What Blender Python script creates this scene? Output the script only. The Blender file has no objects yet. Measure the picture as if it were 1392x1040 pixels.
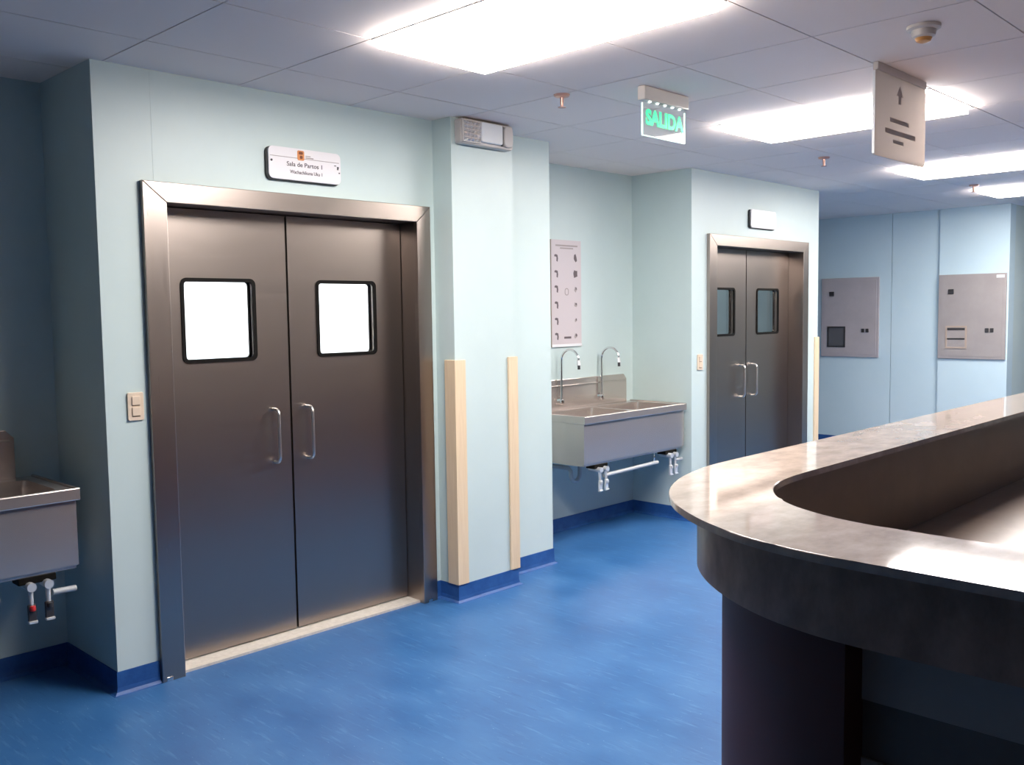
import bpy, bmesh, math, random
from mathutils import Vector, Matrix
from mathutils.geometry import tessellate_polygon

random.seed(4)
S = bpy.context.scene
COL = S.collection

# ------------------------------------------------------------------ camera
F_PX, YAW, PITCH, ROLL, EYE = 1269.6, math.radians(44.236), math.radians(4.257), math.radians(-.786), 1.65
fw = Vector((math.cos(PITCH) * math.cos(YAW), math.cos(PITCH) * math.sin(YAW), -math.sin(PITCH)))
rt = fw.cross(Vector((0, 0, 1))).normalized()
up = rt.cross(fw)
r2 = rt * math.cos(ROLL) + up * math.sin(ROLL)
u2 = -rt * math.sin(ROLL) + up * math.cos(ROLL)
cam_d = bpy.data.cameras.new('camera')
cam_d.sensor_width = 36
cam_d.lens = 36 * F_PX / 1392
cam_d.clip_start = .02
cam = bpy.data.objects.new('camera', cam_d)
COL.objects.link(cam)
M = Matrix((r2, u2, -fw)).transposed().to_4x4()
M.translation = (0, 0, EYE)
cam.matrix_world = M
S.camera = cam

# ------------------------------------------------------------------ world, exposure, lamp strengths
W = bpy.data.worlds.new('world')
S.world = W
W.use_nodes = True
W.node_tree.nodes['Background'].inputs[0].default_value = (.05, .06, .08, 1)
W.node_tree.nodes['Background'].inputs[1].default_value = .02
S.view_settings.view_transform = 'Standard'
S.view_settings.look = 'None'
S.view_settings.gamma = 1
S.view_settings.use_curve_mapping = False
S.view_settings.exposure = 0.0
PANEL_LIGHT = 41.0          # ceiling panels of the hall
ROOM_LIGHT = 70.0           # panels in the bright delivery room behind the first doors
DIM_LIGHT = 6.0             # unseen panel added to brighten the dim room behind the far doors

# ------------------------------------------------------------------ dimensions (metres)
D = 4.044      # main wall plane
C = 2.736      # ceiling height
YA = 4.61      # back of the two sink alcoves
XF = 10.9      # far wall plane


# ------------------------------------------------------------------ materials
def new_mat(name):
    m = bpy.data.materials.new(name)
    m.use_nodes = True
    return m, m.node_tree, m.node_tree.nodes['Principled BSDF']


def plain(name, col, rough=.5, metal=0.0, spec=None, trans=0.0, emit=None, strength=0.0, bump=0.0, bscale=200):
    m, t, b = new_mat(name)
    b.inputs['Base Color'].default_value = (*col, 1)
    b.inputs['Roughness'].default_value = rough
    b.inputs['Metallic'].default_value = metal
    if spec is not None:
        b.inputs['Specular IOR Level'].default_value = spec
    if trans:
        b.inputs['Transmission Weight'].default_value = trans
    if emit:
        b.inputs['Emission Color'].default_value = (*emit, 1)
        b.inputs['Emission Strength'].default_value = strength
    if bump:
        no = t.nodes.new('ShaderNodeTexNoise')
        no.inputs['Scale'].default_value = bscale
        tc = t.nodes.new('ShaderNodeTexCoord')
        t.links.new(tc.outputs['Object'], no.inputs['Vector'])
        bp = t.nodes.new('ShaderNodeBump')
        bp.inputs['Strength'].default_value = bump
        bp.inputs['Distance'].default_value = .002
        t.links.new(no.outputs['Fac'], bp.inputs['Height'])
        t.links.new(bp.outputs['Normal'], b.inputs['Normal'])
    return m


def mottled(name, c1, c2, scale, rough, stretch=(1, 1, 1), detail=6, lo=.35, hi=.65, c3=None, spec=None, rvar=0):
    m, t, b = new_mat(name)
    tc = t.nodes.new('ShaderNodeTexCoord')
    mp = t.nodes.new('ShaderNodeMapping')
    mp.inputs['Scale'].default_value = stretch
    no = t.nodes.new('ShaderNodeTexNoise')
    no.inputs['Scale'].default_value = scale
    no.inputs['Detail'].default_value = detail
    no.inputs['Roughness'].default_value = .65
    rp = t.nodes.new('ShaderNodeValToRGB')
    rp.color_ramp.elements[0].position = lo
    rp.color_ramp.elements[1].position = hi
    rp.color_ramp.elements[0].color = (*c1, 1)
    rp.color_ramp.elements[1].color = (*c2, 1)
    if c3:
        e = rp.color_ramp.elements.new(min(hi + .12, .98))
        e.color = (*c3, 1)
    t.links.new(tc.outputs['Object'], mp.inputs['Vector'])
    t.links.new(mp.outputs['Vector'], no.inputs['Vector'])
    t.links.new(no.outputs['Fac'], rp.inputs['Fac'])
    t.links.new(rp.outputs['Color'], b.inputs['Base Color'])
    b.inputs['Roughness'].default_value = rough
    if spec is not None:
        b.inputs['Specular IOR Level'].default_value = spec
    if rvar:
        mr = t.nodes.new('ShaderNodeMapRange')
        mr.inputs['To Min'].default_value = rough - rvar
        mr.inputs['To Max'].default_value = rough + rvar
        t.links.new(no.outputs['Fac'], mr.inputs['Value'])
        t.links.new(mr.outputs['Result'], b.inputs['Roughness'])
    return m


def brushed(name, col, rough, stretch, rvar=.06, bump=.06):
    m, t, b = new_mat(name)
    tc = t.nodes.new('ShaderNodeTexCoord')
    mp = t.nodes.new('ShaderNodeMapping')
    mp.inputs['Scale'].default_value = stretch
    no = t.nodes.new('ShaderNodeTexNoise')
    no.inputs['Scale'].default_value = 1.0
    no.inputs['Detail'].default_value = 5
    t.links.new(tc.outputs['Object'], mp.inputs['Vector'])
    t.links.new(mp.outputs['Vector'], no.inputs['Vector'])
    mr = t.nodes.new('ShaderNodeMapRange')
    mr.inputs['To Min'].default_value = rough - rvar
    mr.inputs['To Max'].default_value = rough + rvar
    t.links.new(no.outputs['Fac'], mr.inputs['Value'])
    t.links.new(mr.outputs['Result'], b.inputs['Roughness'])
    bp = t.nodes.new('ShaderNodeBump')
    bp.inputs['Strength'].default_value = bump
    bp.inputs['Distance'].default_value = .001
    t.links.new(no.outputs['Fac'], bp.inputs['Height'])
    t.links.new(bp.outputs['Normal'], b.inputs['Normal'])
    b.inputs['Base Color'].default_value = (*col, 1)
    b.inputs['Metallic'].default_value = 1
    return m


def vinyl():
    m, t, b = new_mat('blue_vinyl')
    tc = t.nodes.new('ShaderNodeTexCoord')
    def noise(scale, stretch, detail, rough=.6):
        mp = t.nodes.new('ShaderNodeMapping')
        mp.inputs['Scale'].default_value = stretch
        no = t.nodes.new('ShaderNodeTexNoise')
        no.inputs['Scale'].default_value = scale
        no.inputs['Detail'].default_value = detail
        no.inputs['Roughness'].default_value = rough
        t.links.new(tc.outputs['Object'], mp.inputs['Vector'])
        t.links.new(mp.outputs['Vector'], no.inputs['Vector'])
        return no.outputs['Fac']
    def ramp(src, stops):
        r = t.nodes.new('ShaderNodeValToRGB')
        el = r.color_ramp.elements
        el[0].position, el[0].color = stops[0][0], (*stops[0][1], 1)
        el[1].position, el[1].color = stops[-1][0], (*stops[-1][1], 1)
        for p, c in stops[1:-1]:
            el.new(p).color = (*c, 1)
        t.links.new(src, r.inputs['Fac'])
        return r.outputs['Color']
    def mix(fac, a, c):
        n = t.nodes.new('ShaderNodeMix')
        n.data_type = 'RGBA'
        t.links.new(fac, n.inputs[0])
        t.links.new(a, n.inputs[6])
        if isinstance(c, tuple):
            n.inputs[7].default_value = (*c, 1)
        else:
            t.links.new(c, n.inputs[7])
        return n.outputs[2]
    soft = noise(2.6, (1.6, .8, 1), 7, .62)
    base = ramp(soft, [(.32, (.022, .100, .275)), (.52, (.034, .130, .325)), (.70, (.050, .160, .365))])
    streak = noise(10, (4.5, .55, 1), 5)
    pale = ramp(streak, [(.56, (0, 0, 0)), (.72, (.55, .55, .55))])
    c1 = mix(pale, base, (.11, .25, .47))
    dk = ramp(noise(13, (4.0, .6, 1), 4), [(.60, (0, 0, 0)), (.74, (.7, .7, .7))])
    c2 = mix(dk, c1, (.014, .070, .215))
    fl = ramp(noise(38, (2.2, .8, 1), 3), [(.69, (0, 0, 0)), (.75, (.8, .8, .8))])
    c3 = mix(fl, c2, (.26, .40, .58))
    t.links.new(c3, b.inputs['Base Color'])
    mr = t.nodes.new('ShaderNodeMapRange')
    mr.inputs['To Min'].default_value = .30
    mr.inputs['To Max'].default_value = .44
    t.links.new(soft, mr.inputs['Value'])
    t.links.new(mr.outputs['Result'], b.inputs['Roughness'])
    return m


MAT = dict(
    wall=mottled('wall_paint', (.54, .645, .63), (.575, .68, .665), 1.3, .42),
    wall_blue=mottled('wall_paint_blue', (.53, .68, .745), (.57, .71, .77), 1.3, .42),
    wall_warm=plain('cream_wall_paint', (.62, .50, .41), .5),
    room_white=plain('room_white', (.8, .8, .78), .6),
    floor=vinyl(),
    cove=mottled('blue_vinyl_cove', (.014, .070, .25), (.026, .105, .33), 14, .38),
    tile=plain('ceiling_tile', (.95, .82, .75), .85, bump=.25, bscale=260),
    slab=plain('ceiling_slab', (.22, .21, .23), .9),
    white=plain('white_enamel', (.8, .8, .8), .4),
    lamp=plain('lamp_diffuser', (.9, .9, .9), .5, emit=(1, .94, .90), strength=PANEL_LIGHT),
    lamp_room=plain('room_lamp_diffuser', (.9, .9, .9), .5, emit=(1, .98, .95), strength=ROOM_LIGHT),
    fill_dim=plain('dim_fill_diffuser', (.9, .9, .9), .5, emit=(.95, 1, 1), strength=DIM_LIGHT),
    steel=brushed('brushed_steel', (.36, .31, .278), .33, (3, 3, 260)),
    steel_v=brushed('brushed_steel_upright', (.40, .345, .31), .30, (220, 220, 3)),
    steel_sink=brushed('sink_steel', (.60, .53, .49), .25, (4, 4, 160), .03, .0),
    chrome=plain('chrome', (.78, .78, .78), .12, 1),
    satin=plain('satin_chrome', (.90, .87, .83), .3, 1),
    rubber=plain('black_rubber', (.006, .005, .004), .6, spec=.12),
    glass=plain('clear_glass', (1, 1, 1), .0, trans=1.0),
    threshold=mottled('threshold_stone', (.55, .51, .45), (.66, .62, .56), 40, .5),
    guard=mottled('cream_guard', (.72, .55, .36), (.80, .63, .43), 5, .4, (30, 30, 1)),
    granite=mottled('granite_laminate', (.36, .29, .245), (.52, .43, .365), 7, .06, (1, 1.6, 1), 10, .36, .64, (.60, .50, .43), spec=.5),
    fascia=mottled('granite_shaded', (.25, .14, .09), (.40, .235, .16), 8, .30, (1, 1.6, 1), 10),  # ledge laminate with shade in the colour, reddened against blue floor bounce
    brown=mottled('brown_laminate', (.145, .096, .070), (.175, .118, .088), 4, .42),
    maroon=plain('dark_maroon_laminate', (.085, .020, .012), .5, spec=.25),
    grey_lam=plain('grey_laminate', (.42, .33, .27), .5),
    worktop=mottled('worktop_laminate', (.19, .135, .105), (.24, .175, .138), 10, .28, detail=8),
    sign=plain('sign_white', (.80, .77, .78), .35),
    sign_back=plain('sign_black_edge', (.012, .013, .014), .5),
    ink=plain('dark_ink', (.05, .035, .045), .6),
    ink_soft=plain('faded_ink', (.36, .31, .30), .6),
    ink_faint=plain('very_faded_ink', (.52, .44, .39), .6),
    poster=plain('poster_pink_grey', (.60, .53, .54), .45),
    poster_ink=plain('poster_ink', (.13, .10, .11), .6),
    valve=plain('dull_chrome', (.78, .78, .77), .28, .45),
    orange=plain('orange_print', (.62, .24, .08), .6),
    brown_ink=plain('brown_print', (.18, .045, .015), .6),
    ivory=plain('ivory_plastic', (.72, .58, .44), .4),
    ivory_dark=plain('ivory_shadow_gap', (.20, .13, .08), .6),
    green=plain('exit_green', (.01, .55, .22), .4, emit=(.0, 1, .36), strength=.9),
    acrylic=plain('clear_acrylic', (.85, .9, .88), .05),
    acr_edge=plain('lit_acrylic_edge', (.8, 1, .9), .3, emit=(.75, 1, .85), strength=1.0),
    led=plain('white_led', (1, 1, 1), .3, emit=(.9, 1, .95), strength=3.0),
    frost=plain('frosted_acrylic', (.62, .555, .52), .35),
    grey_box=mottled('grey_panel_paint', (.40, .365, .375), (.45, .41, .42), 3, .45),
    grey_box2=mottled('grey_panel_paint_taupe', (.31, .28, .275), (.35, .32, .31), 3, .45),
    dark=plain('dark_plastic', (.035, .033, .036), .35),
    smoked=plain('smoked_window', (.10, .10, .11), .12),
    plastic=plain('beige_plastic', (.62, .56, .52), .4),
    lens=plain('prismatic_lens', (.80, .74, .70), .12, .7),
    amber=plain('amber_plastic', (.70, .33, .10), .35),
    chrome_tinted=plain('sprinkler_chrome_orange', (.62, .36, .29), .3, .7),  # chrome, with its orange reflection put into the base colour
    red=plain('red_plastic', (.55, .03, .03), .35),
    blue=plain('blue_plastic', (.03, .08, .4), .35),
    pvc=plain('grey_pipe', (.45, .47, .48), .35),
)

MAT['acrylic'].node_tree.nodes['Principled BSDF'].inputs['Alpha'].default_value = .18
t_ = MAT['frost'].node_tree                    # milky acrylic lets light through
tl_ = t_.nodes.new('ShaderNodeBsdfTranslucent')
tl_.inputs['Color'].default_value = (.74, .675, .635, 1)
mx_ = t_.nodes.new('ShaderNodeMixShader')
mx_.inputs[0].default_value = .55
t_.links.new(t_.nodes['Principled BSDF'].outputs[0], mx_.inputs[1])
t_.links.new(tl_.outputs[0], mx_.inputs[2])
t_.links.new(mx_.outputs[0], t_.nodes['Material Output'].inputs[0])

b_ = MAT['steel_sink'].node_tree.nodes['Principled BSDF']
b_.inputs['Metallic'].default_value = .76

# ------------------------------------------------------------------ builders
ORIGIN = {}


def link(name, me, mat, parent=None):
    o = bpy.data.objects.new(name, me)
    COL.objects.link(o)
    if mat is not None:
        me.materials.append(MAT[mat] if isinstance(mat, str) else mat)
    if parent is not None:
        me.transform(Matrix.Translation(-ORIGIN[parent.name]))
        o.parent = parent
        ORIGIN[o.name] = ORIGIN[parent.name]
    else:
        ORIGIN[o.name] = Vector((0, 0, 0))
    return o


def from_bm(name, bm, mat, parent=None, smooth=False):
    bmesh.ops.recalc_face_normals(bm, faces=bm.faces[:])
    me = bpy.data.meshes.new(name)
    bm.to_mesh(me)
    bm.free()
    if smooth:
        for p in me.polygons:
            p.use_smooth = True
        me.set_sharp_from_angle(angle=math.radians(40))
        for p in me.polygons:                     # flat faces stay truly flat next to their bevels
            if max(abs(c) for c in p.normal) > .9999:
                p.use_smooth = False
    return link(name, me, mat, parent)


def bm_box(bm, x0, x1, y0, y1, z0, z1, bevel=0.0, seg=2):
    r = bmesh.ops.create_cube(bm, size=1)
    vs = r['verts']
    for v in vs:
        v.co = Vector((x0 + (v.co.x + .5) * (x1 - x0), y0 + (v.co.y + .5) * (y1 - y0), z0 + (v.co.z + .5) * (z1 - z0)))
    if bevel:
        es = list({e for v in vs for e in v.link_edges})
        bmesh.ops.bevel(bm, geom=es, offset=bevel, segments=seg, profile=.5, affect='EDGES')


def box(name, x0, x1, y0, y1, z0, z1, mat, parent=None, bevel=0.0):
    bm = bmesh.new()
    bm_box(bm, x0, x1, y0, y1, z0, z1, bevel)
    return from_bm(name, bm, mat, parent, smooth=bool(bevel))


def boxes(name, lst, mat, parent=None, bevel=0.0):
    bm = bmesh.new()
    for b in lst:
        bm_box(bm, *b, bevel=bevel)
    return from_bm(name, bm, mat, parent, smooth=bool(bevel))


def bm_tube(bm, pts, rad, n=12, cap=True):
    pts = [Vector(p) for p in pts]
    rads = rad if isinstance(rad, (list, tuple)) else [rad] * len(pts)
    rings = []
    ref = None
    for i, p in enumerate(pts):
        a = pts[max(i - 1, 0)]
        b = pts[min(i + 1, len(pts) - 1)]
        t = (b - a).normalized()
        if ref is None:
            ref = Vector((1, 0, 0)) if abs(t.x) < .8 else Vector((0, 1, 0))
        u = (ref - t * ref.dot(t)).normalized()
        ref = u
        w = t.cross(u)
        rings.append([bm.verts.new(p + (u * math.cos(k * 2 * math.pi / n) + w * math.sin(k * 2 * math.pi / n)) * rads[i]) for k in range(n)])
    for i in range(len(rings) - 1):
        for k in range(n):
            bm.faces.new((rings[i][k], rings[i][(k + 1) % n], rings[i + 1][(k + 1) % n], rings[i + 1][k]))
    if cap:
        bm.faces.new(rings[0][::-1])
        bm.faces.new(rings[-1])


def tube(name, pts, rad, mat, parent=None, n=12):
    bm = bmesh.new()
    bm_tube(bm, pts, rad, n)
    return from_bm(name, bm, mat, parent, smooth=True)


def rrect(x0, x1, y0, y1, r, n=5):
    out = []
    for cx, cy, a0 in ((x1 - r, y1 - r, 0), (x0 + r, y1 - r, 90), (x0 + r, y0 + r, 180), (x1 - r, y0 + r, 270)):
        for k in range(n + 1):
            a = math.radians(a0 + 90 * k / n)
            out.append((cx + r * math.cos(a), cy + r * math.sin(a)))
    return out


def rect(x0, x1, y0, y1):
    return [(x0, y0), (x1, y0), (x1, y1), (x0, y1)]


def prism(name, loops, t0, t1, plane, mat, parent=None, bevel=0.0, smooth=False):
    """loops[0] outline, others holes, in plane coordinates; plane 'xz' extrudes along y, 'xy' along z, 'yz' along x."""
    def P(a, b, t):
        return {'xz': (a, t, b), 'xy': (a, b, t), 'yz': (t, a, b)}[plane]
    bm = bmesh.new()
    flat = [p for l in loops for p in l]
    tris = tessellate_polygon([[Vector((p[0], p[1], 0)) for p in l] for l in loops])
    va = [bm.verts.new(P(p[0], p[1], t0)) for p in flat]
    vb = [bm.verts.new(P(p[0], p[1], t1)) for p in flat]
    for tr in tris:
        for vs in (va, vb):
            try:
                bm.faces.new([vs[i] for i in tr])
            except ValueError:
                pass
    k = 0
    for l in loops:
        n = len(l)
        for i in range(n):
            j = (i + 1) % n
            bm.faces.new((va[k + i], va[k + j], vb[k + j], vb[k + i]))
        k += n
    if bevel:
        bmesh.ops.recalc_face_normals(bm, faces=bm.faces[:])
        es = [e for e in bm.edges if len(e.link_faces) == 2 and e.calc_face_angle(0) > .9 and
              abs((e.verts[0].co - e.verts[1].co).dot(Vector(P(0, 0, 1)))) < 1e-6]
        bmesh.ops.bevel(bm, geom=es, offset=bevel, segments=2, profile=.5, affect='EDGES')
    return from_bm(name, bm, mat, parent, smooth=smooth)


def lathe(name, prof, cx, cy, mat, parent=None, n=28):
    """prof: (radius, z) list, closed at both ends."""
    bm = bmesh.new()
    rings = []
    for r, z in prof:
        rings.append([bm.verts.new((cx + r * math.cos(k * 2 * math.pi / n), cy + r * math.sin(k * 2 * math.pi / n), z)) for k in range(n)])
    for i in range(len(rings) - 1):
        for k in range(n):
            bm.faces.new((rings[i][k], rings[i][(k + 1) % n], rings[i + 1][(k + 1) % n], rings[i + 1][k]))
    bm.faces.new(rings[0])
    bm.faces.new(rings[-1])
    return from_bm(name, bm, mat, parent, smooth=True)


def tag(o, label=None, cat=None, group=None, kind=None):
    if label:
        o['label'] = label
    if cat:
        o['category'] = cat
    if group:
        o['group'] = group
    if kind:
        o['kind'] = kind
    return o


def thing(name, loc, label, cat, group=None, kind=None):
    o = bpy.data.objects.new(name, None)
    COL.objects.link(o)
    o.location = loc
    o.empty_display_size = .1
    ORIGIN[o.name] = Vector(loc)
    return tag(o, label, cat, group, kind)


def copy_tree(o, parent=None):
    c = o.copy()
    COL.objects.link(c)
    c.parent = parent
    ORIGIN[c.name] = ORIGIN.get(o.name, Vector())
    for ch in list(o.children):
        copy_tree(ch, c)
    return c


def text(name, s, x, y, z, size, mat, parent, plane='-y', depth=.0006, bold=0.0, width=None, align='CENTER'):
    """flat lettering facing -y (reads along +x), or facing -x (reads along -y)."""
    cu = bpy.data.curves.new(name, 'FONT')
    cu.body = s
    cu.size = size
    cu.extrude = depth
    cu.offset = bold
    cu.align_x = align
    cu.align_y = 'CENTER'
    tmp = bpy.data.objects.new(name + '_curve', cu)
    COL.objects.link(tmp)
    dg = bpy.context.evaluated_depsgraph_get()
    me = bpy.data.meshes.new_from_object(tmp.evaluated_get(dg))
    bpy.data.objects.remove(tmp)
    bpy.data.curves.remove(cu)
    me.name = name
    if width:
        xs = [v.co.x for v in me.vertices]
        w = max(xs) - min(xs)
        for v in me.vertices:
            v.co.x *= width / w
    if plane == '-y':
        R = Matrix(((1, 0, 0), (0, 0, -1), (0, 1, 0))).to_4x4()
    else:
        R = Matrix(((0, 0, -1), (-1, 0, 0), (0, 1, 0))).to_4x4()
    me.transform(R)
    me.transform(Matrix.Translation((x, y, z)))
    me.materials.clear()
    return link(name, me, mat, parent)


# ================================================================== the setting
box_floor = box('floor', -9.1, 13.2, -3.5, 9, -.12, 0, 'floor')
tag(box_floor, 'streaky blue vinyl floor of the hall', 'floor', kind='structure')

ceiling = box('ceiling', -9.1, 13.2, -3.5, 9, C + .014, C + .12, 'slab')
tag(ceiling, 'suspended ceiling of pale square tiles', 'ceiling', kind='structure')
GX, PX_, GY, PY_ = 2.33, .632, 3.025, .613
LIGHT_CELLS = {}
for kx in (0, 4, 8, 11):
    LIGHT_CELLS[(kx, -1)] = LIGHT_CELLS[(kx, -2)] = 1
tile_me = None
for i in range(-7, 17):
    for j in range(-7, 4):
        if (i, j) in LIGHT_CELLS:
            continue
        cx, cy = GX + (i + .5) * PX_, GY + (j + .5) * PY_
        if tile_me is None:
            t = box('ceiling_tile', -PX_ / 2 + .003, PX_ / 2 - .003, -PY_ / 2 + .003, PY_ / 2 - .003, 0, .0135, 'tile')
            tile_me = t.data
        else:
            t = bpy.data.objects.new('ceiling_tile', tile_me)
            COL.objects.link(t)
        t.parent = ceiling
        t.location = (cx, cy, C)

# walls: the long wall with two doorways and two sink alcoves
DX1, DX2 = 1.835, 6.365        # outer left edges of the two door frames
FWID, FTOP = 1.65, 2.25
O0, O1, OT = .075, 1.60, 2.19  # rough opening inside the frame
loops = [[(1.645, 0), (DX1 + O0, 0), (DX1 + O0, OT), (DX1 + O1, OT), (DX1 + O1, 0), (4.52, 0), (4.52, C), (1.645, C)]]
wall = prism('wall_back', loops, D, D + .235, 'xz', 'wall')
tag(wall, 'pale aqua wall around the nearer steel double doors', 'wall', kind='structure')
loops = [[(6.15, 0), (DX2 + O0, 0), (DX2 + O0, OT), (DX2 + O1, OT), (DX2 + O1, 0), (8.255, 0), (8.255, C), (6.15, C)]]
wall2 = prism('wall_back_far', loops, D, D + .235, 'xz', 'wall')
tag(wall2, 'pale aqua wall around the farther steel double doors', 'wall', kind='structure')
pl = [(.2, YA), (1.645, YA), (1.645, D + .235), (1.765, D + .235), (1.765, YA + .12), (.2, YA + .12)]
o = prism('wall_left_alcove', [pl], 0, C, 'xy', 'wall')
tag(o, 'shadowed aqua walls of the dark alcove holding a scrub sink', 'wall', kind='structure')
o = boxes('wall_left_added', [(-2.32, -2.2, D, 9, 0, C), (.08, .2, YA, 9, 0, C)], 'wall')  # unseen corridor added so less bounced light reaches the dark alcove
tag(o, 'unseen corridor walls, added to let bounced light drain away beside the dark sink', 'wall', kind='structure')
pl = [(4.40, D + .235), (4.52, D + .235), (4.52, YA), (6.15, YA), (6.15, D + .235), (6.27, D + .235), (6.27, YA + .12), (4.40, YA + .12)]
o = prism('wall_alcove', [pl], 0, C, 'xy', 'wall')
tag(o, 'aqua walls of the alcove with poster and scrub sink', 'wall', kind='structure')
o = box('wall_pier', 3.535, 4.02, 3.888, D, 0, C, 'wall')
tag(o, 'aqua pier standing proud of the wall between door and alcove', 'pier', kind='structure')
o = box('wall_left', -9.1, -2.32, D, D + .12, 0, C, 'wall')
tag(o, 'aqua wall beyond the dark alcove', 'wall', kind='structure')
o = box('wall_end', 8.135, 8.255, D + .235, 7.12, 0, C, 'wall_blue')
tag(o, 'side wall of the far doorway block along the corridor', 'wall', kind='structure')
# far wall with a proud bay for the second electrical panel, built of wall panels with open joints
far = box('wall_far', XF + .02, XF + .15, 3.17, 9, 0, C, 'wall_blue')
tag(far, 'light blue panelled wall at the end of the hall', 'wall', kind='structure')
for ya, yb in ((3.889, 4.431), (4.437, 5.65), (5.656, 6.87), (6.876, 9)):
    box('wall_panel', XF, XF + .02, ya, yb, 0, C, 'wall_blue', far)
o = box('wall_panel', XF - .035, XF + .02, 3.17, 3.889, 0, C, 'wall_blue', far)
o = box('wall_far_return', XF + .15, 13.1, 3.17, 3.29, 0, C, 'wall')
tag(o, 'aqua return wall beside the far electrical panel', 'wall', kind='structure')
o = box('wall_right', -9.1, 13.2, -3.5, -3.4, 0, C, 'wall_warm')
tag(o, 'cream wall behind the reception desk', 'wall', kind='structure')
o = box('wall_rear', -9.1, -9.0, -3.4, D, 0, C, 'wall')
tag(o, 'aqua wall at the unlit end of the hall', 'wall', kind='structure')
o = box('wall_far_end', 13.1, 13.2, -3.4, 3.29, 0, C, 'wall')
tag(o, 'aqua wall closing the hall past the desk', 'wall', kind='structure')
o = box('wall_corridor_end', 8.135, XF + .02, 8.9, 9, 0, C, 'wall_blue')
tag(o, 'wall closing the side corridor', 'wall', kind='structure')
# rooms behind the doors
o = boxes('wall_delivery_room', [(1.645, 1.765, YA + .12, 7.12, 0, C), (1.765, 6.15, 7.0, 7.12, 0, C), (6.15, 6.27, YA + .12, 7.12, 0, C)], 'room_white')
tag(o, 'white walls of the brightly lit room seen through door windows', 'wall', kind='structure')
o = box('wall_dim_room', 6.27, 8.135, 7.0, 7.12, 0, C, 'room_white')
tag(o, 'back wall of the dim room seen through door windows', 'wall', kind='structure')


box('joint_strip', 1.900, 1.903, D - .0008, D, FTOP, C, 'wall', wall)


# baseboards: blue vinyl coved up the walls
def cove(name, path, label, h=.10):
    """path: plan points; the room lies to the right of the walking direction."""
    bm = bmesh.new()
    prof = [(0, h), (.005, h), (.006, .03), (.010, .012), (.022, .002), (.03, 0), (0, 0)]
    pts = [Vector(p) for p in path]
    rings = []
    for i, p in enumerate(pts):
        d0 = (p - pts[i - 1]).normalized() if i else (pts[1] - p).normalized()
        d1 = (pts[i + 1] - p).normalized() if i < len(pts) - 1 else d0
        n0, n1 = Vector((d0.y, -d0.x)), Vector((d1.y, -d1.x))
        m = (n0 + n1)
        m = m / max(m.dot(n0), .2)
        rings.append([bm.verts.new((p.x + m.x * a, p.y + m.y * a, z)) for a, z in prof])
    for i in range(len(rings) - 1):
        for k in range(len(prof)):
            k2 = (k + 1) % len(prof)
            bm.faces.new((rings[i][k], rings[i][k2], rings[i + 1][k2], rings[i + 1][k]))
    bm.faces.new(rings[0])
    bm.faces.new(rings[-1])
    o = from_bm(name, bm, 'cove', None)
    return tag(o, label, 'baseboard', kind='structure')


cove('baseboard_left', [(.2, YA), (1.645, YA), (1.645, D), (DX1 - .002, D)], 'blue coved vinyl base round the dark alcove')
cove('baseboard_back', [(DX1 + FWID + .002, D), (3.535, D), (3.535, 3.888), (4.02, 3.888), (4.02, D), (4.52, D), (4.52, YA), (6.15, YA), (6.15, D), (DX2 - .002, D)],
     'blue coved vinyl base round pier and lit alcove')
cove('baseboard_end', [(DX2 + FWID + .002, D), (8.255, D), (8.255, 8.9)], 'blue coved vinyl base beside the far doors')
cove('baseboard_far', [(XF, 8.9), (XF, 3.895)], 'blue coved vinyl base along the light blue wall')


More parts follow.
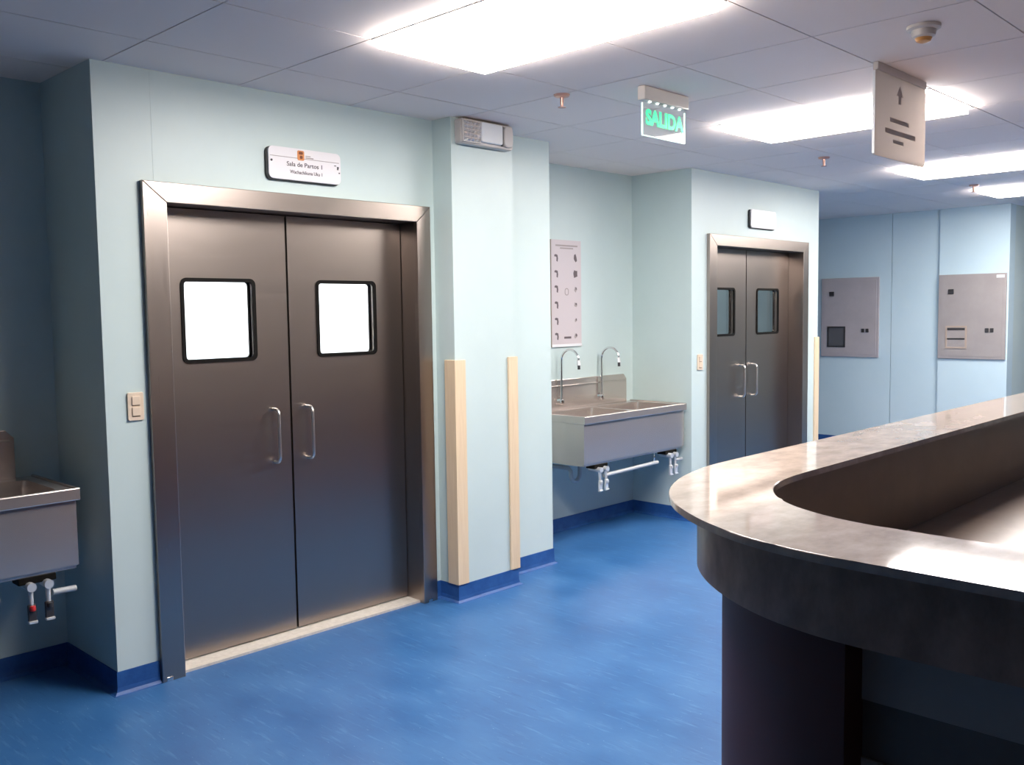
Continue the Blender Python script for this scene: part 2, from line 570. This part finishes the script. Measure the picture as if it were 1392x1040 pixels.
# doors ------------------------------------------------------------- built at the first doorway
def make_door(x0, name, label):
    root = thing(name, (x0, D, 0), label, 'double door', kind='structure')
    xa, xb = x0 + .11, x0 + FWID - .10      # clear opening
    fy0, fy1 = D - .028, D + .20
    ht = 2.16
    # mitred frame: two jambs and a header of folded sheet
    def member(nm, face, mat):
        # face: four (x,z) corners of the face; depth goes back to the wall
        return prism(nm, [face], fy0, D + .001, 'xz', mat, root, bevel=.003, smooth=False)
    jl = member('jamb', [(x0, 0), (xa, 0), (xa, ht), (x0, FTOP)], 'steel_v')
    jr = member('jamb', [(xb, 0), (x0 + FWID, 0), (x0 + FWID, FTOP), (xb, ht)], 'steel_v')
    member('header', [(x0, FTOP), (xa, ht), (xb, ht), (x0 + FWID, FTOP)], 'steel')
    # reveals (lining of the opening)
    boxes('jamb_lining', [(x0 + O0, xa - .002, D + .001, D + .118, 0, ht), ], 'steel_v', root)
    boxes('jamb_lining', [(xb + .002, x0 + O1, D + .001, fy1, 0, ht)], 'steel_v', root)
    boxes('head_lining', [(x0 + O0, x0 + O1, D + .001, fy1, ht + .002, OT)], 'steel', root)
    box('threshold', x0 + O0, x0 + O1, D + .012, fy1, 0, .012, 'threshold', root)
    for jx in (x0 + .018, xb + .03):
        box('foot_plate', jx, jx + .03, fy0 - .004, fy0, 0, .02, 'chrome', root, bevel=.002)
    mid = x0 + .805
    ly0, ly1 = D + .120, D + .165
    for k, (a, b) in enumerate(((x0 + .082, mid - .006), (mid + .006, xb - .002))):
        wx0 = x0 + (.228 if k == 0 else .975)
        w = (wx0, wx0 + .392, 1.432, 1.836)
        leaf = prism('door_leaf', [rect(a, b, .02, ht - .004), rrect(w[0] + .008, w[1] - .008, w[2] + .008, w[3] - .008, .022)], ly0, ly1, 'xz', 'steel', root)
        prism('window_gasket', [rrect(w[0], w[1], w[2], w[3], .03), rrect(w[0] + .017, w[1] - .017, w[2] + .017, w[3] - .017, .018)], ly0 - .006, ly0 + .006, 'xz', 'rubber', leaf)
        prism('window_gasket', [rrect(w[0], w[1], w[2], w[3], .03), rrect(w[0] + .017, w[1] - .017, w[2] + .017, w[3] - .017, .018)], ly1 - .006, ly1 + .006, 'xz', 'rubber', leaf)
        prism('window_pane', [rrect(w[0] + .009, w[1] - .009, w[2] + .009, w[3] - .009, .02)], ly1 - .012, ly1 - .008, 'xz', 'glass', leaf)
        hx = mid - .105 if k == 0 else mid + .095
        pts = [(hx, ly0, 1.18), (hx, ly0 - .025, 1.18)]
        for q in range(1, 6):
            an = math.radians(90 * q / 5)
            pts.append((hx, ly0 - .025 - .028 * math.sin(an), 1.18 - .028 * (1 - math.cos(an))))
        pts += [(hx, ly0 - .053, 1.0), (hx, ly0 - .053, .938)]
        for q in range(1, 6):
            an = math.radians(90 * q / 5)
            pts.append((hx, ly0 - .053 + .028 * (1 - math.cos(an)), .938 - .028 * math.sin(an)))
        pts += [(hx, ly0, .910)]
        tag(tube('handle', pts, .0085, 'satin', leaf, 10), 'bright satin pull handle')
        if k == 1:
            box('meeting_strip', mid - .006, mid + .006, ly0 + .012, ly1 - .005, .02, ht - .006, 'rubber', leaf)
    boxes('door_stop', [(x0 + O0, x0 + O1, ly1 + .002, ly1 + .03, ht - .02, ht + .002)], 'steel', root)
    return root


door1 = make_door(DX1, 'door_1', 'brushed steel double doors with bright white windows beside the pier')
door2 = copy_tree(door1)
door2.name = 'door_2'
door2.location.x = DX2
door2['label'] = 'brushed steel double doors with dim grey windows, beyond the sink alcove'


# ================================================================== ceiling lights
def make_light(x0, y0, label, mat, group='recessed ceiling light panels'):
    root = thing('ceiling_light', (x0, y0, C), label, 'ceiling light', group)
    x1, y1 = x0 + PX_, y0 + 2 * PY_
    prism('frame', [rect(x0 + .003, x1 - .003, y0 + .003, y1 - .003), rect(x0 + .022, x1 - .022, y0 + .022, y1 - .022)], C - .004, C + .0135, 'xy', 'white', root)
    prism('diffuser', [rect(x0 + .0225, x1 - .0225, y0 + .0225, y1 - .0225)], C - .036, C + .010, 'xy', mat, root)  # dropped below the ceiling so its glowing sides brighten the tiles around
    return root


for kx, lb in ((0, 'glaring rectangular ceiling light panel in front of the nearer doors'),
               (4, 'glaring ceiling light panel partly behind the hanging frosted sign'),
               (8, 'glaring ceiling light panel above the far doors, past the frosted sign'),
               (11, 'glaring ceiling light panel closest to the light blue wall')):
    make_light(GX + kx * PX_, GY - 2 * PY_, lb, 'lamp')
for kx, ky, mt, lb in ((2, 3, 'lamp_room', 'ceiling light panel inside the bright room behind the nearer doors'),
                       (4, 4, 'lamp_room', 'second ceiling light panel inside the bright room, deeper in'),
                       (8, 4, 'fill_dim', 'added weak light panel, unseen, brightening the room behind the far doors')):
    r_ = make_light(GX + kx * PX_, GY + ky * PY_ + .02, lb, mt, 'light panels in the rooms behind the doors')
    r_.location.z -= .02


# ================================================================== reception desk
OUT = [(1.88, -1.2), (1.88, -.2), (1.88, .4), (1.88, .75), (1.885, .937), (1.908, 1.065), (1.944, 1.17), (2.004, 1.285), (2.081, 1.394), (2.174, 1.494),
       (2.291, 1.585), (2.441, 1.660), (2.60, 1.708), (2.76, 1.730), (2.95, 1.735), (3.6, 1.735), (5, 1.735), (7.2, 1.735)]
INN = [(2.22, -1.2), (2.22, -.2), (2.22, .4), (2.22, .75), (2.228, .93), (2.248, 1.04), (2.282, 1.13), (2.33, 1.212), (2.392, 1.280), (2.455, 1.330),
       (2.53, 1.372), (2.61, 1.398), (2.70, 1.412), (2.80, 1.418), (2.95, 1.418), (3.6, 1.418), (5, 1.418), (7.2, 1.418)]


def smooth_path(P, n=4):
    P = [Vector(p) for p in P]
    out = []
    for i in range(len(P) - 1):
        p0, p1, p2, p3 = P[max(i - 1, 0)], P[i], P[i + 1], P[min(i + 2, len(P) - 1)]
        L = (p2 - p1).length
        if L > .3:
            out.append(p1)
            continue
        m1 = (p2 - p0) * (L / max((p2 - p0).length, 1e-6))
        m2 = (p3 - p1) * (L / max((p3 - p1).length, 1e-6))
        for k in range(n):
            s = k / n
            out.append(p1 * (2 * s**3 - 3 * s**2 + 1) + m1 * (s**3 - 2 * s**2 + s) + p2 * (-2 * s**3 + 3 * s**2) + m2 * (s**3 - s**2))
    out.append(P[-1])
    return out


def offset(P, d):
    o = []
    for i in range(len(P)):
        t = (P[min(i + 1, len(P) - 1)] - P[max(i - 1, 0)]).normalized()
        o.append(P[i] + Vector((t.y, -t.x)) * d)
    return o


OUTS, INNS = smooth_path(OUT), smooth_path(INN)


def band(name, A, B, z0, z1, mat, parent, bevel=0.0):
    """solid strip between two plan curves of equal length."""
    bm = bmesh.new()
    R = []
    for a, b in zip(A, B):
        R.append([bm.verts.new((a.x, a.y, z0)), bm.verts.new((a.x, a.y, z1)), bm.verts.new((b.x, b.y, z1)), bm.verts.new((b.x, b.y, z0))])
    for i in range(len(R) - 1):
        for k in range(4):
            bm.faces.new((R[i][k], R[i][(k + 1) % 4], R[i + 1][(k + 1) % 4], R[i + 1][k]))
    bm.faces.new(R[0])
    bm.faces.new(R[-1])
    if bevel:
        es = [e for e in bm.edges if {e.verts[0], e.verts[1]} & set(v for r in R for v in (r[1], r[2])) and
              any(set(e.verts) == {R[i][k], R[i + 1][k]} for i in range(len(R) - 1) for k in (0, 1, 2, 3))]
        bmesh.ops.bevel(bm, geom=es, offset=bevel, segments=3, profile=.5, affect='EDGES')
    return from_bm(name, bm, mat, parent, smooth=True)


desk = thing('reception_desk', (2.1, 1.3, 0), 'curved reception desk with polished granite ledge and dark base', 'desk')
tag(band('ledge', OUTS, INNS, 1.100, 1.12, 'granite', desk, bevel=.004), 'polished mottled beige granite ledge')
band('fascia', offset(OUTS, .082), offset(OUTS, .115), .905, 1.100, 'fascia', desk)
# round pedestal wall under the corner and far arm
ksp = next(i for i, p in enumerate(OUTS) if p.y > .90)
tag(band('pedestal', offset(OUTS, .155)[ksp:], offset(INNS, -.035)[ksp:], 0, 1.100, 'maroon', desk), 'dark maroon curved base')
# straight near arm: recessed front with grey and brown bands
y0, y1 = -1.2, OUTS[ksp].y
box('inner_panel', 2.165, 2.253, y0, y1, 0, 1.100, 'brown', desk)
box('front_band', 2.150, 2.165, y0, y1, .71, .905, 'grey_lam', desk)
box('front_band', 2.150, 2.165, y0, y1, .10, .565, 'grey_lam', desk)
box('front_strip', 2.158, 2.165, y0, y1, .565, .71, 'brown', desk)
# soffit closing the fascia to the body
band('soffit', offset(OUTS, .115), offset(OUTS, .24), .96, .975, 'fascia', desk)
# inner lining and worktop
ins = offset(INNS, -.034)
band('inner_lining', ins, offset(INNS, -.028), .70, 1.100, 'brown', desk)
wt_out = offset(INNS, -.027)
wt = []
for a in wt_out:
    wt.append(Vector((max(a.x, 2.87), min(a.y, .80))))
tag(band('worktop', wt_out, wt, .735, .76, 'worktop', desk), 'lower brown inner worktop')


# ================================================================== scrub sinks
def make_sink(x0, label, tags):
    """x0: left end; back against the alcove wall"""
    W_, yb, yf = 1.235, YA - .001, 4.07
    x1 = x0 + W_
    zt = .93
    root = thing('scrub_sink', (x0 + W_ / 2, YA, 0), label, 'sink', 'stainless scrub sinks in the alcoves')
    b1 = (x0 + .07, x0 + W_ / 2 - .03, yf + .06, yb - .10)
    b2 = (x0 + W_ / 2 + .03, x1 - .07, yf + .06, yb - .10)
    # apron shell: front, two sides and sloping bottom
    prism('apron', [[(yf + .018, .60), (yf + .018, zt - .045), (yb, zt - .045), (yb, .63), (yb - .12, .585), (yf + .05, .585)]], x0 + .012, x0 + .02, 'yz', 'steel_sink', root)
    prism('apron', [[(yf + .018, .60), (yf + .018, zt - .045), (yb, zt - .045), (yb, .63), (yb - .12, .585), (yf + .05, .585)]], x1 - .02, x1 - .012, 'yz', 'steel_sink', root)
    box('front_apron', x0 + .02, x1 - .02, yf + .018, yf + .026, .60, zt - .045, 'steel_sink', root)
    box('underside', x0 + .02, x1 - .02, yf + .027, yb, .585, .60, 'steel_sink', root)
    # deck with rolled rim
    deck = prism('deck', [rect(x0 + .004, x1 - .004, yf + .004, yb), rrect(*b1, .04), rrect(*b2, .04)], zt - .012, zt - .004, 'xy', 'steel_sink', root)
    prism('rim', [[(x0, yb), (x0, yf), (x1, yf), (x1, yb), (x1 - .014, yb), (x1 - .014, yf + .014), (x0 + .014, yf + .014), (x0 + .014, yb)]], zt - .05, zt + .004, 'xy', 'steel_sink', root, bevel=.005, smooth=True)
    for b in (b1, b2):
        bm = bmesh.new()
        top = rrect(*b, .04)
        cx, cy = (b[0] + b[1]) / 2, (b[2] + b[3]) / 2
        lv = [(1.0, zt - .006), (.985, zt - .05), (.94, .71), (.86, .675), (.1, .66)]
        R = [[bm.verts.new((cx + (p[0] - cx) * s, cy + (p[1] - cy) * s, z)) for p in top] for s, z in lv]
        for i in range(len(R) - 1):
            for k in range(len(top)):
                k2 = (k + 1) % len(top)
                bm.faces.new((R[i][k], R[i][k2], R[i + 1][k2], R[i + 1][k]))
        bm.faces.new(R[-1])
        bs = from_bm('basin', bm, 'steel_sink', root, smooth=True)
        lathe('drain', [(.0, .662), (.045, .662), (.045, .668), (.03, .670), (.0, .668)], cx, cy, 'chrome', bs, 16)
    # backsplash with clipped corners and a folded top ledge
    xa, xb = x0 + .015, x1 - .085
    sp = prism('backsplash', [[(xa, zt - .004), (xb, zt - .004), (xb, 1.112), (xb - .035, 1.15), (xa + .035, 1.15), (xa, 1.112)]], yb - .022, yb - .002, 'xz', 'steel_sink', root, bevel=.003)
    box('splash_fold', xa + .02, xb - .02, yb - .034, yb - .022, 1.098, 1.106, 'steel_sink', sp, bevel=.002)
    # gooseneck faucets on the splash
    for fx in (x0 + .325, x0 + .80):
        by = yb - .045
        fa = tube('faucet', [(fx, by, .985), (fx, by, 1.02), (fx, by, 1.29)] +
                  [(fx, by - .085 + .085 * math.cos(a), 1.29 + .085 * math.sin(a)) for a in [math.radians(q) for q in range(15, 166, 15)]] +
                  [(fx, by - .168, 1.285)], .0085, 'chrome', root, 10)
        tube('spout_tip', [(fx, by - .166, 1.30), (fx, by - .171, 1.262)], [.012, .014], 'white', fa, 10)
        tube('aerator', [(fx, by - .171, 1.262), (fx, by - .172, 1.232)], [.010, .011], 'dark', fa, 10)
        tube('wall_flange', [(fx, yb - .022, .995), (fx, by + .004, .995)], [.026, .018], 'chrome', fa, 14)
        lathe('faucet_base', [(0, .965), (.017, .97), (.021, .985), (.017, 1.002), (0, 1.008)], fx, by, 'chrome', fa, 14)
    # knee valves under both ends and the knee bar between
    for vx in (x0 + .20, x1 - .18):
        va = boxes('knee_valve', [(vx - .075, vx + .075, yf + .02, yf + .10, .555, .585)], 'rubber', root, bevel=.004)
        for s, cl in ((-1, tags[0]), (1, tags[1])):
            px = vx + s * .034
            tube('valve_body', [(px, yf + .10, .548), (px, yf - .012, .548)], [.017, .019], 'valve', va, 12)
            tube('valve_stem', [(px, yf + .01, .548), (px, yf + .005, .47)], [.011, .009], 'valve', va, 10)
            box('valve_paddle', px - .017, px + .017, yf - .005, yf + .010, .405, .475, tags[2], va, bevel=.004)
            lathe('valve_button', [(0, .448), (.011, .45), (.013, .46), (.011, .47), (0, .472)], px, yf - .006, cl, va, 12)
            box('paddle_foot', px - .018, px + .018, yf - .012, yf + .008, .396, .407, 'valve', va, bevel=.003)
        if vx > x0 + .6:
            tube('valve_lever', [(vx + .06, yf + .03, .50), (vx + .155, yf + .03, .498)], .013, 'pvc', va, 10)
    tube('knee_bar', [(x0 + .26, yf + .05, .49), (x1 - .32, yf + .05, .505)], .014, 'pvc', root, 12)
    for bx in (x0 + .30, x1 - .36):
        tube('bar_hanger', [(bx, yf + .05, .50), (bx, yf + .05, .588)], .006, 'chrome', root, 8)
    # drain trap
    tx, ty = x0 + .31, 4.38
    pts = [(tx, ty, .60), (tx, ty, .47)] + [(tx - .05 + .05 * math.cos(a), ty, .47 - .05 * math.sin(a)) for a in [math.radians(q) for q in range(30, 181, 30)]] + \
          [(tx - .10, ty, .50), (tx - .10, ty + .02, .52), (tx - .10, YA, .52)]
    tube('drain_trap', pts, .016, 'pvc', root, 10)
    return root


sink_a = make_sink(4.888, 'stainless double scrub sink with gooseneck faucets below the handwashing poster', ('valve', 'valve', 'valve'))
sink_b = make_sink(1.532 - 1.235, 'stainless scrub sink in the dark alcove beside the nearer doors', ('red', 'dark', 'dark'))


# ================================================================== signs
def plate(name, x0, x1, z0, z1, y, th, r, mat, parent):
    return prism(name, [rrect(x0, x1, z0, z1, r)], y - th, y, 'xz', mat, parent, bevel=.0015)


sg = thing('door_sign', (2.67, D, 2.31), 'white rounded door sign with orange emblem over the nearer doors', 'sign', 'signs over the doors')
plate('backing', 2.458, 2.883, 2.312, 2.472, D, .016, .028, 'sign_back', sg)
fc = plate('face', 2.466, 2.886, 2.318, 2.474, D - .016, .010, .026, 'sign', sg)
yt = D - .0262
box('rule_line', 2.475, 2.875, yt - .0006, yt + .0004, 2.4255, 2.4285, 'ink_soft', sg)
em = prism('emblem', [rrect(2.628, 2.668, 2.418, 2.466, .008)], yt - .0008, yt + .0004, 'xz', 'orange', sg)
prism('emblem_mark', [rrect(2.636, 2.660, 2.447, 2.460, .005)], yt - .0014, yt - .0006, 'xz', 'brown_ink', em)
prism('emblem_mark', [rrect(2.642, 2.658, 2.426, 2.441, .005)], yt - .0014, yt - .0006, 'xz', 'brown_ink', em)
boxes('caption_lines', [(2.675, 2.705, yt - .0006, yt + .0004, 2.440, 2.444), (2.675, 2.722, yt - .0006, yt + .0004, 2.431, 2.436)], 'ink_soft', sg)
text('lettering', 'Sala de Partos 1', 2.672, yt, 2.395, .030, 'ink', sg, bold=.0003, width=.205)
text('lettering', 'Wachachikuna Uku 1', 2.68, yt, 2.358, .024, 'ink', sg, bold=.0002, width=.188)
for sx, sz in ((2.482, 2.405), (2.868, 2.403)):
    lathe_o = tube('screw_cap', [(sx, D - .026, sz), (sx, D - .029, sz)], [.006, .005], 'dark', sg, 10)
boxes('chipped_edge', [(2.846, 2.858, yt - .0007, yt + .0003, 2.410, 2.414), (2.862, 2.872, yt - .0007, yt + .0003, 2.392, 2.397), (2.872, 2.880, yt - .0007, yt + .0003, 2.374, 2.380)], 'dark', sg)

sg2 = thing('door_sign', (7.2, D, 2.325), 'blank-looking white sign with dark edge over the farther doors', 'sign', 'signs over the doors')
plate('backing', 6.985, 7.405, 2.325, 2.480, D, .016, .022, 'sign_back', sg2)
plate('face', 6.995, 7.41, 2.332, 2.482, D - .016, .010, .02, 'sign', sg2)

# edge-lit exit sign
ex = thing('exit_sign', (3.925, 2.745, C), 'clear acrylic exit sign with green SALIDA lettering hanging from ceiling', 'exit sign')
box('ceiling_mount', 3.738, 4.118, 2.722, 2.768, 2.668, C - .001, 'plastic', ex, bevel=.006)
pa = box('acrylic_panel', 3.748, 4.106, 2.742, 2.748, 2.503, 2.667, 'acrylic', ex)
boxes('panel_edge', [(3.745, 3.748, 2.741, 2.749, 2.503, 2.655), (4.106, 4.109, 2.741, 2.749, 2.503, 2.655), (3.748, 4.106, 2.741, 2.749, 2.500, 2.503)], 'acr_edge', pa)
text('lettering', 'SALIDA', 3.93, 2.7405, 2.588, .098, 'green', pa, bold=.0045, width=.325, depth=.0008)
for q in range(5):
    lathe('lamp_dot', [(0, 2.660), (.007, 2.662), (.007, 2.668), (0, 2.669)], 3.80 + q * .064, 2.738, 'led', ex, 10)
prism('arrow_mark', [[(3.93, 2.507), (4.10, 2.507), (4.10, 2.545)]], 2.7395, 2.7415, 'xz', 'acr_edge', pa)

# hanging frosted sign
hs = thing('hanging_sign', (4.43, 1.775, C), 'frosted beige acrylic sign with faded lines hanging below the smoke detector', 'sign')
pn = prism('sign_panel', [rrect(4.137, 4.722, 2.328, 2.700, .02)], 1.770, 1.779, 'xz', 'frost', hs)
box('edge_strip', 4.1345, 4.1375, 1.769, 1.780, 2.335, 2.695, 'white', pn)
box('ceiling_rail', 4.15, 4.71, 1.762, 1.788, 2.700, C - .001, 'plastic', hs, bevel=.004)
ym = 1.7695
boxes('faded_lines', [(4.30, 4.52, ym, ym + .0006, 2.494, 2.514), (4.25, 4.60, ym, ym + .0006, 2.440, 2.462), (4.34, 4.46, ym, ym + .0006, 2.402, 2.418)], 'ink_faint', pn)
prism('faded_arrow', [[(4.395, 2.585), (4.425, 2.585), (4.425, 2.62), (4.45, 2.62), (4.41, 2.665), (4.37, 2.62), (4.395, 2.62)]], ym, ym + .0006, 'xz', 'ink_faint', pn)

# handwashing poster in the alcove
po = thing('wall_poster', (5.33, YA, 1.39), 'narrow pinkish poster of handwashing steps above the stainless sink', 'poster')
box('board', 5.150, 5.492, YA - .012, YA - .001, 1.394, 2.186, 'poster', po, bevel=.002)
yp = YA - .0122
box('bottom_rail', 5.150, 5.494, YA - .016, YA - .001, 1.392, 1.412, 'white', po, bevel=.002)
box('side_edge', 5.147, 5.151, YA - .014, YA - .001, 1.394, 2.186, 'grey_lam', po)
boxes('title_line', [(5.20, 5.45, yp - .0005, yp + .0004, 2.138, 2.150), (5.25, 5.40, yp - .0005, yp + .0004, 2.120, 2.130)], 'ink_soft', po)
for q in range(6):
    z = 2.055 - q * .117
    blob = lambda cx, cz, rx, rz, n=9: [(cx + rx * random.uniform(.55, 1.1) * math.cos(2 * math.pi * k / n), cz + rz * random.uniform(.6, 1.1) * math.sin(2 * math.pi * k / n)) for k in range(n)]
    h = z + random.uniform(-.004, .004)
    prism('step_picture', [[(5.186, h + .020), (5.200, h + .026), (5.222, h + .021), (5.227, h - .006), (5.222, h - .030), (5.209, h - .024), (5.211, h + .002), (5.204, h + .008), (5.188, h + .008)]],
          yp - .0006, yp + .0003, 'xz', 'poster_ink', po)
    rr = (.030, .034, .022, .022, .016, .022)[q]
    prism('step_picture', [blob(5.424, z, rr * .85, rr)], yp - .0006, yp + .0003, 'xz', 'poster_ink' if q < 2 else 'ink_soft', po)
    if q >= 2:
        prism('step_picture', [blob(5.430, z + .006, rr * .5, rr * .6)], yp - .0010, yp - .0004, 'xz', 'poster_ink', po)
prism('centre_picture', [rrect(5.30, 5.345, 1.775, 1.83, .02), rrect(5.307, 5.338, 1.782, 1.823, .014)], yp - .0006, yp + .0003, 'xz', 'ink_soft', po)
boxes('footer_line', [(5.29, 5.37, yp - .0006, yp + .0003, 1.452, 1.468)], 'poster_ink', po)


# ================================================================== switches
def make_switch(x, z, label):
    root = thing('light_switch', (x, D, z), label, 'light switch', 'ivory wall switches')
    prism('wall_plate', [rrect(x - .036, x + .036, z - .062, z + .062, .008)], D - .009, D - .0002, 'xz', 'ivory', root, bevel=.002)
    for zz in (z + .026, z - .022):
        r = prism('rocker', [rrect(x - .018, x + .018, zz - .019, zz + .019, .003)], D - .014, D - .009, 'xz', 'ivory', root, bevel=.0015)
        box('rocker_shade', x - .018, x + .018, D - .0095, D - .0088, zz - .024, zz - .020, 'ivory_dark', r)  # dark strip painting the shade below each rocker
    return root


make_switch(1.774, 1.263, 'ivory wall switch beside the nearer steel doors')
make_switch(6.262, 1.245, 'ivory wall switch beside the farther steel doors')


# ================================================================== corner guards
def guard(pl, label, z1=1.39):
    o = prism('corner_guard', [pl], .102, z1, 'xy', 'guard', None, bevel=.002)
    return tag(o, label, 'corner guard', 'cream corner guards on wall edges')


G = .012
g = 3.888
guard([(3.535 - G, g - G), (3.605, g - G), (3.605, g), (3.535, g), (3.535, g + .075), (3.535 - G, g + .075)], 'cream corner guard on the pier edge next to the nearer doors')
guard([(3.955, g - G), (4.02 + G, g - G), (4.02 + G, g + .07), (4.02, g + .07), (4.02, g), (3.955, g)], 'cream corner guard on the pier edge next to the sink alcove')
guard([(8.185, D - G), (8.255 + G, D - G), (8.255 + G, D + .07), (8.255, D + .07), (8.255, D), (8.185, D)], 'cream corner guard on the wall edge past the farther doors')

# ================================================================== emergency light on the pier
em = thing('emergency_light', (3.76, 3.888, 2.58), 'beige emergency light with prismatic lens high on the pier', 'emergency light')
prism('housing', [rrect(3.560, 3.975, 2.590, 2.728, .02)], 3.835, 3.887, 'xz', 'plastic', em, bevel=.006)
prism('centre_panel', [rrect(3.700, 3.870, 2.608, 2.718, .012)], 3.812, 3.835, 'xz', 'white', em, bevel=.006)
bm = bmesh.new()
nx, nz = 5, 5
for a in range(nx):
    for b in range(nz):
        x = 3.572 + a * .0252
        z = 2.603 + b * .0222
        q = [bm.verts.new(p) for p in ((x, 3.822, z), (x + .0252, 3.822, z), (x + .0252, 3.822, z + .0222), (x, 3.822, z + .0222))]
        tpt = bm.verts.new((x + .0126 + random.uniform(-.003, .003), 3.804 + random.uniform(-.004, .004), z + .011 + random.uniform(-.003, .003)))
        for k in range(4):
            bm.faces.new((q[k], q[(k + 1) % 4], tpt))
        bm.faces.new(q)
tag(from_bm('lamp_lens', bm, 'lens', em), 'sparkling prismatic lamp lens')
box('lens_frame', 3.566, 3.704, 3.821, 3.836, 2.597, 2.720, 'plastic', em, bevel=.003)
prism('side_lamp', [rrect(3.884, 3.962, 2.600, 2.720, .03)], 3.818, 3.836, 'xz', 'plastic', em, bevel=.008)
box('lamp_slot', 3.874, 3.882, 3.820, 3.838, 2.605, 2.715, 'dark', em)


# ================================================================== electrical panels on the far wall
def epanel(ya, yb, z0, z1, xf, mat, label, tagged, tone):
    root = thing('electrical_panel', (xf, (ya + yb) / 2, z0), label, 'electrical panel', 'electrical panels on the far wall')
    box('cover', xf - .022, xf - .0005, ya, yb, z0, z1, mat, root, bevel=.004)
    prism('cover_door', [rrect(ya + .03, yb - .03, z0 + .03, z1 - .03, .004)], xf - .026, xf - .021, 'yz', mat, root, bevel=.001)
    h = z1 - z0
    w = yb - ya
    # dark latch up at the left, meter window low at the left, twin buttons at the right (left = +y)
    lt = box('latch', xf - .036, xf - .026, yb - .165, yb - .105, z1 - .215, z1 - .16, 'dark', root, bevel=.004)
    wz = (z0 + .115, z0 + .365)
    wy = (yb - .31, yb - .085)
    prism('window_bezel', [rect(wy[0], wy[1], *wz), rect(wy[0] + .018, wy[1] - .018, wz[0] + .018, wz[1] - .018)], xf - .034, xf - .026, 'yz', tone, root)
    box('meter_window', xf - .030, xf - .026, wy[0] + .018, wy[1] - .018, wz[0] + .018, wz[1] - .018, 'smoked' if tone == 'dark' else 'grey_box2', root)
    if tone != 'dark':
        boxes('louvre', [(xf - .036, xf - .030, wy[0] + .02, wy[1] - .02, wz[0] + .10, wz[0] + .115), (xf - .036, xf - .030, wy[0] + .02, wy[1] - .02, wz[1] - .045, wz[1] - .025)], 'dark', root)
    for by in (ya + .115, ya + .165):
        box('button', xf - .036, xf - .026, by, by + .038, z0 + .295, z0 + .340, 'dark', root, bevel=.004)
    if tagged:
        box('white_tag', xf - .028, xf - .0262, ya + .02, ya + .10, z1 - .05, z1 - .018, 'sign', root)
    return root


epanel(4.571, 5.283, 1.068, 2.014, XF, 'grey_box', 'pinkish grey electrical panel with dark meter window near the corridor', False, 'dark')
epanel(3.186, 3.885, 1.076, 2.006, XF - .035, 'grey_box2', 'taupe electrical panel with white tag and louvred window beside the wall corner', True, 'grey_lam')


# ================================================================== sprinklers, smoke detector
def sprinkler(x, y, label):
    root = thing('fire_sprinkler', (x, y, C), label, 'sprinkler', 'ceiling sprinklers')
    lathe('escutcheon', [(0, C - .0005), (.042, C - .001), (.036, C - .012), (.014, C - .016), (0, C - .016)], x, y, 'chrome_tinted', root, 20)
    lathe('body', [(0, C - .014), (.010, C - .016), (.009, C - .045), (.006, C - .062), (0, C - .063)], x, y, 'chrome_tinted', root, 14)
    lathe('deflector', [(0, C - .060), (.020, C - .062), (.021, C - .065), (0, C - .066)], x, y, 'chrome_tinted', root, 16)


sprinkler(3.60, 3.13, 'small chrome ceiling sprinkler between pier and exit sign')
sprinkler(6.46, 3.13, 'tiny ceiling sprinkler out from the farther doors')
sprinkler(8.95, 2.92, 'ceiling sprinkler beside the light panel closest to the light blue wall')

sd = thing('smoke_detector', (3.78, 1.43, C), 'round beige smoke detector with amber underside on the ceiling', 'smoke detector')
lathe('base', [(0, C - .0005), (.062, C - .001), (.062, C - .012), (.05, C - .018), (0, C - .018)], 3.78, 1.43, 'plastic', sd, 28)
lathe('sensor_head', [(0, C - .017), (.046, C - .018), (.043, C - .040), (.032, C - .046), (0, C - .046)], 3.78, 1.43, 'plastic', sd, 28)
lathe('amber_cap', [(0, C - .045), (.032, C - .0455), (.026, C - .058), (.012, C - .064), (0, C - .065)], 3.78, 1.43, 'amber', sd, 24)
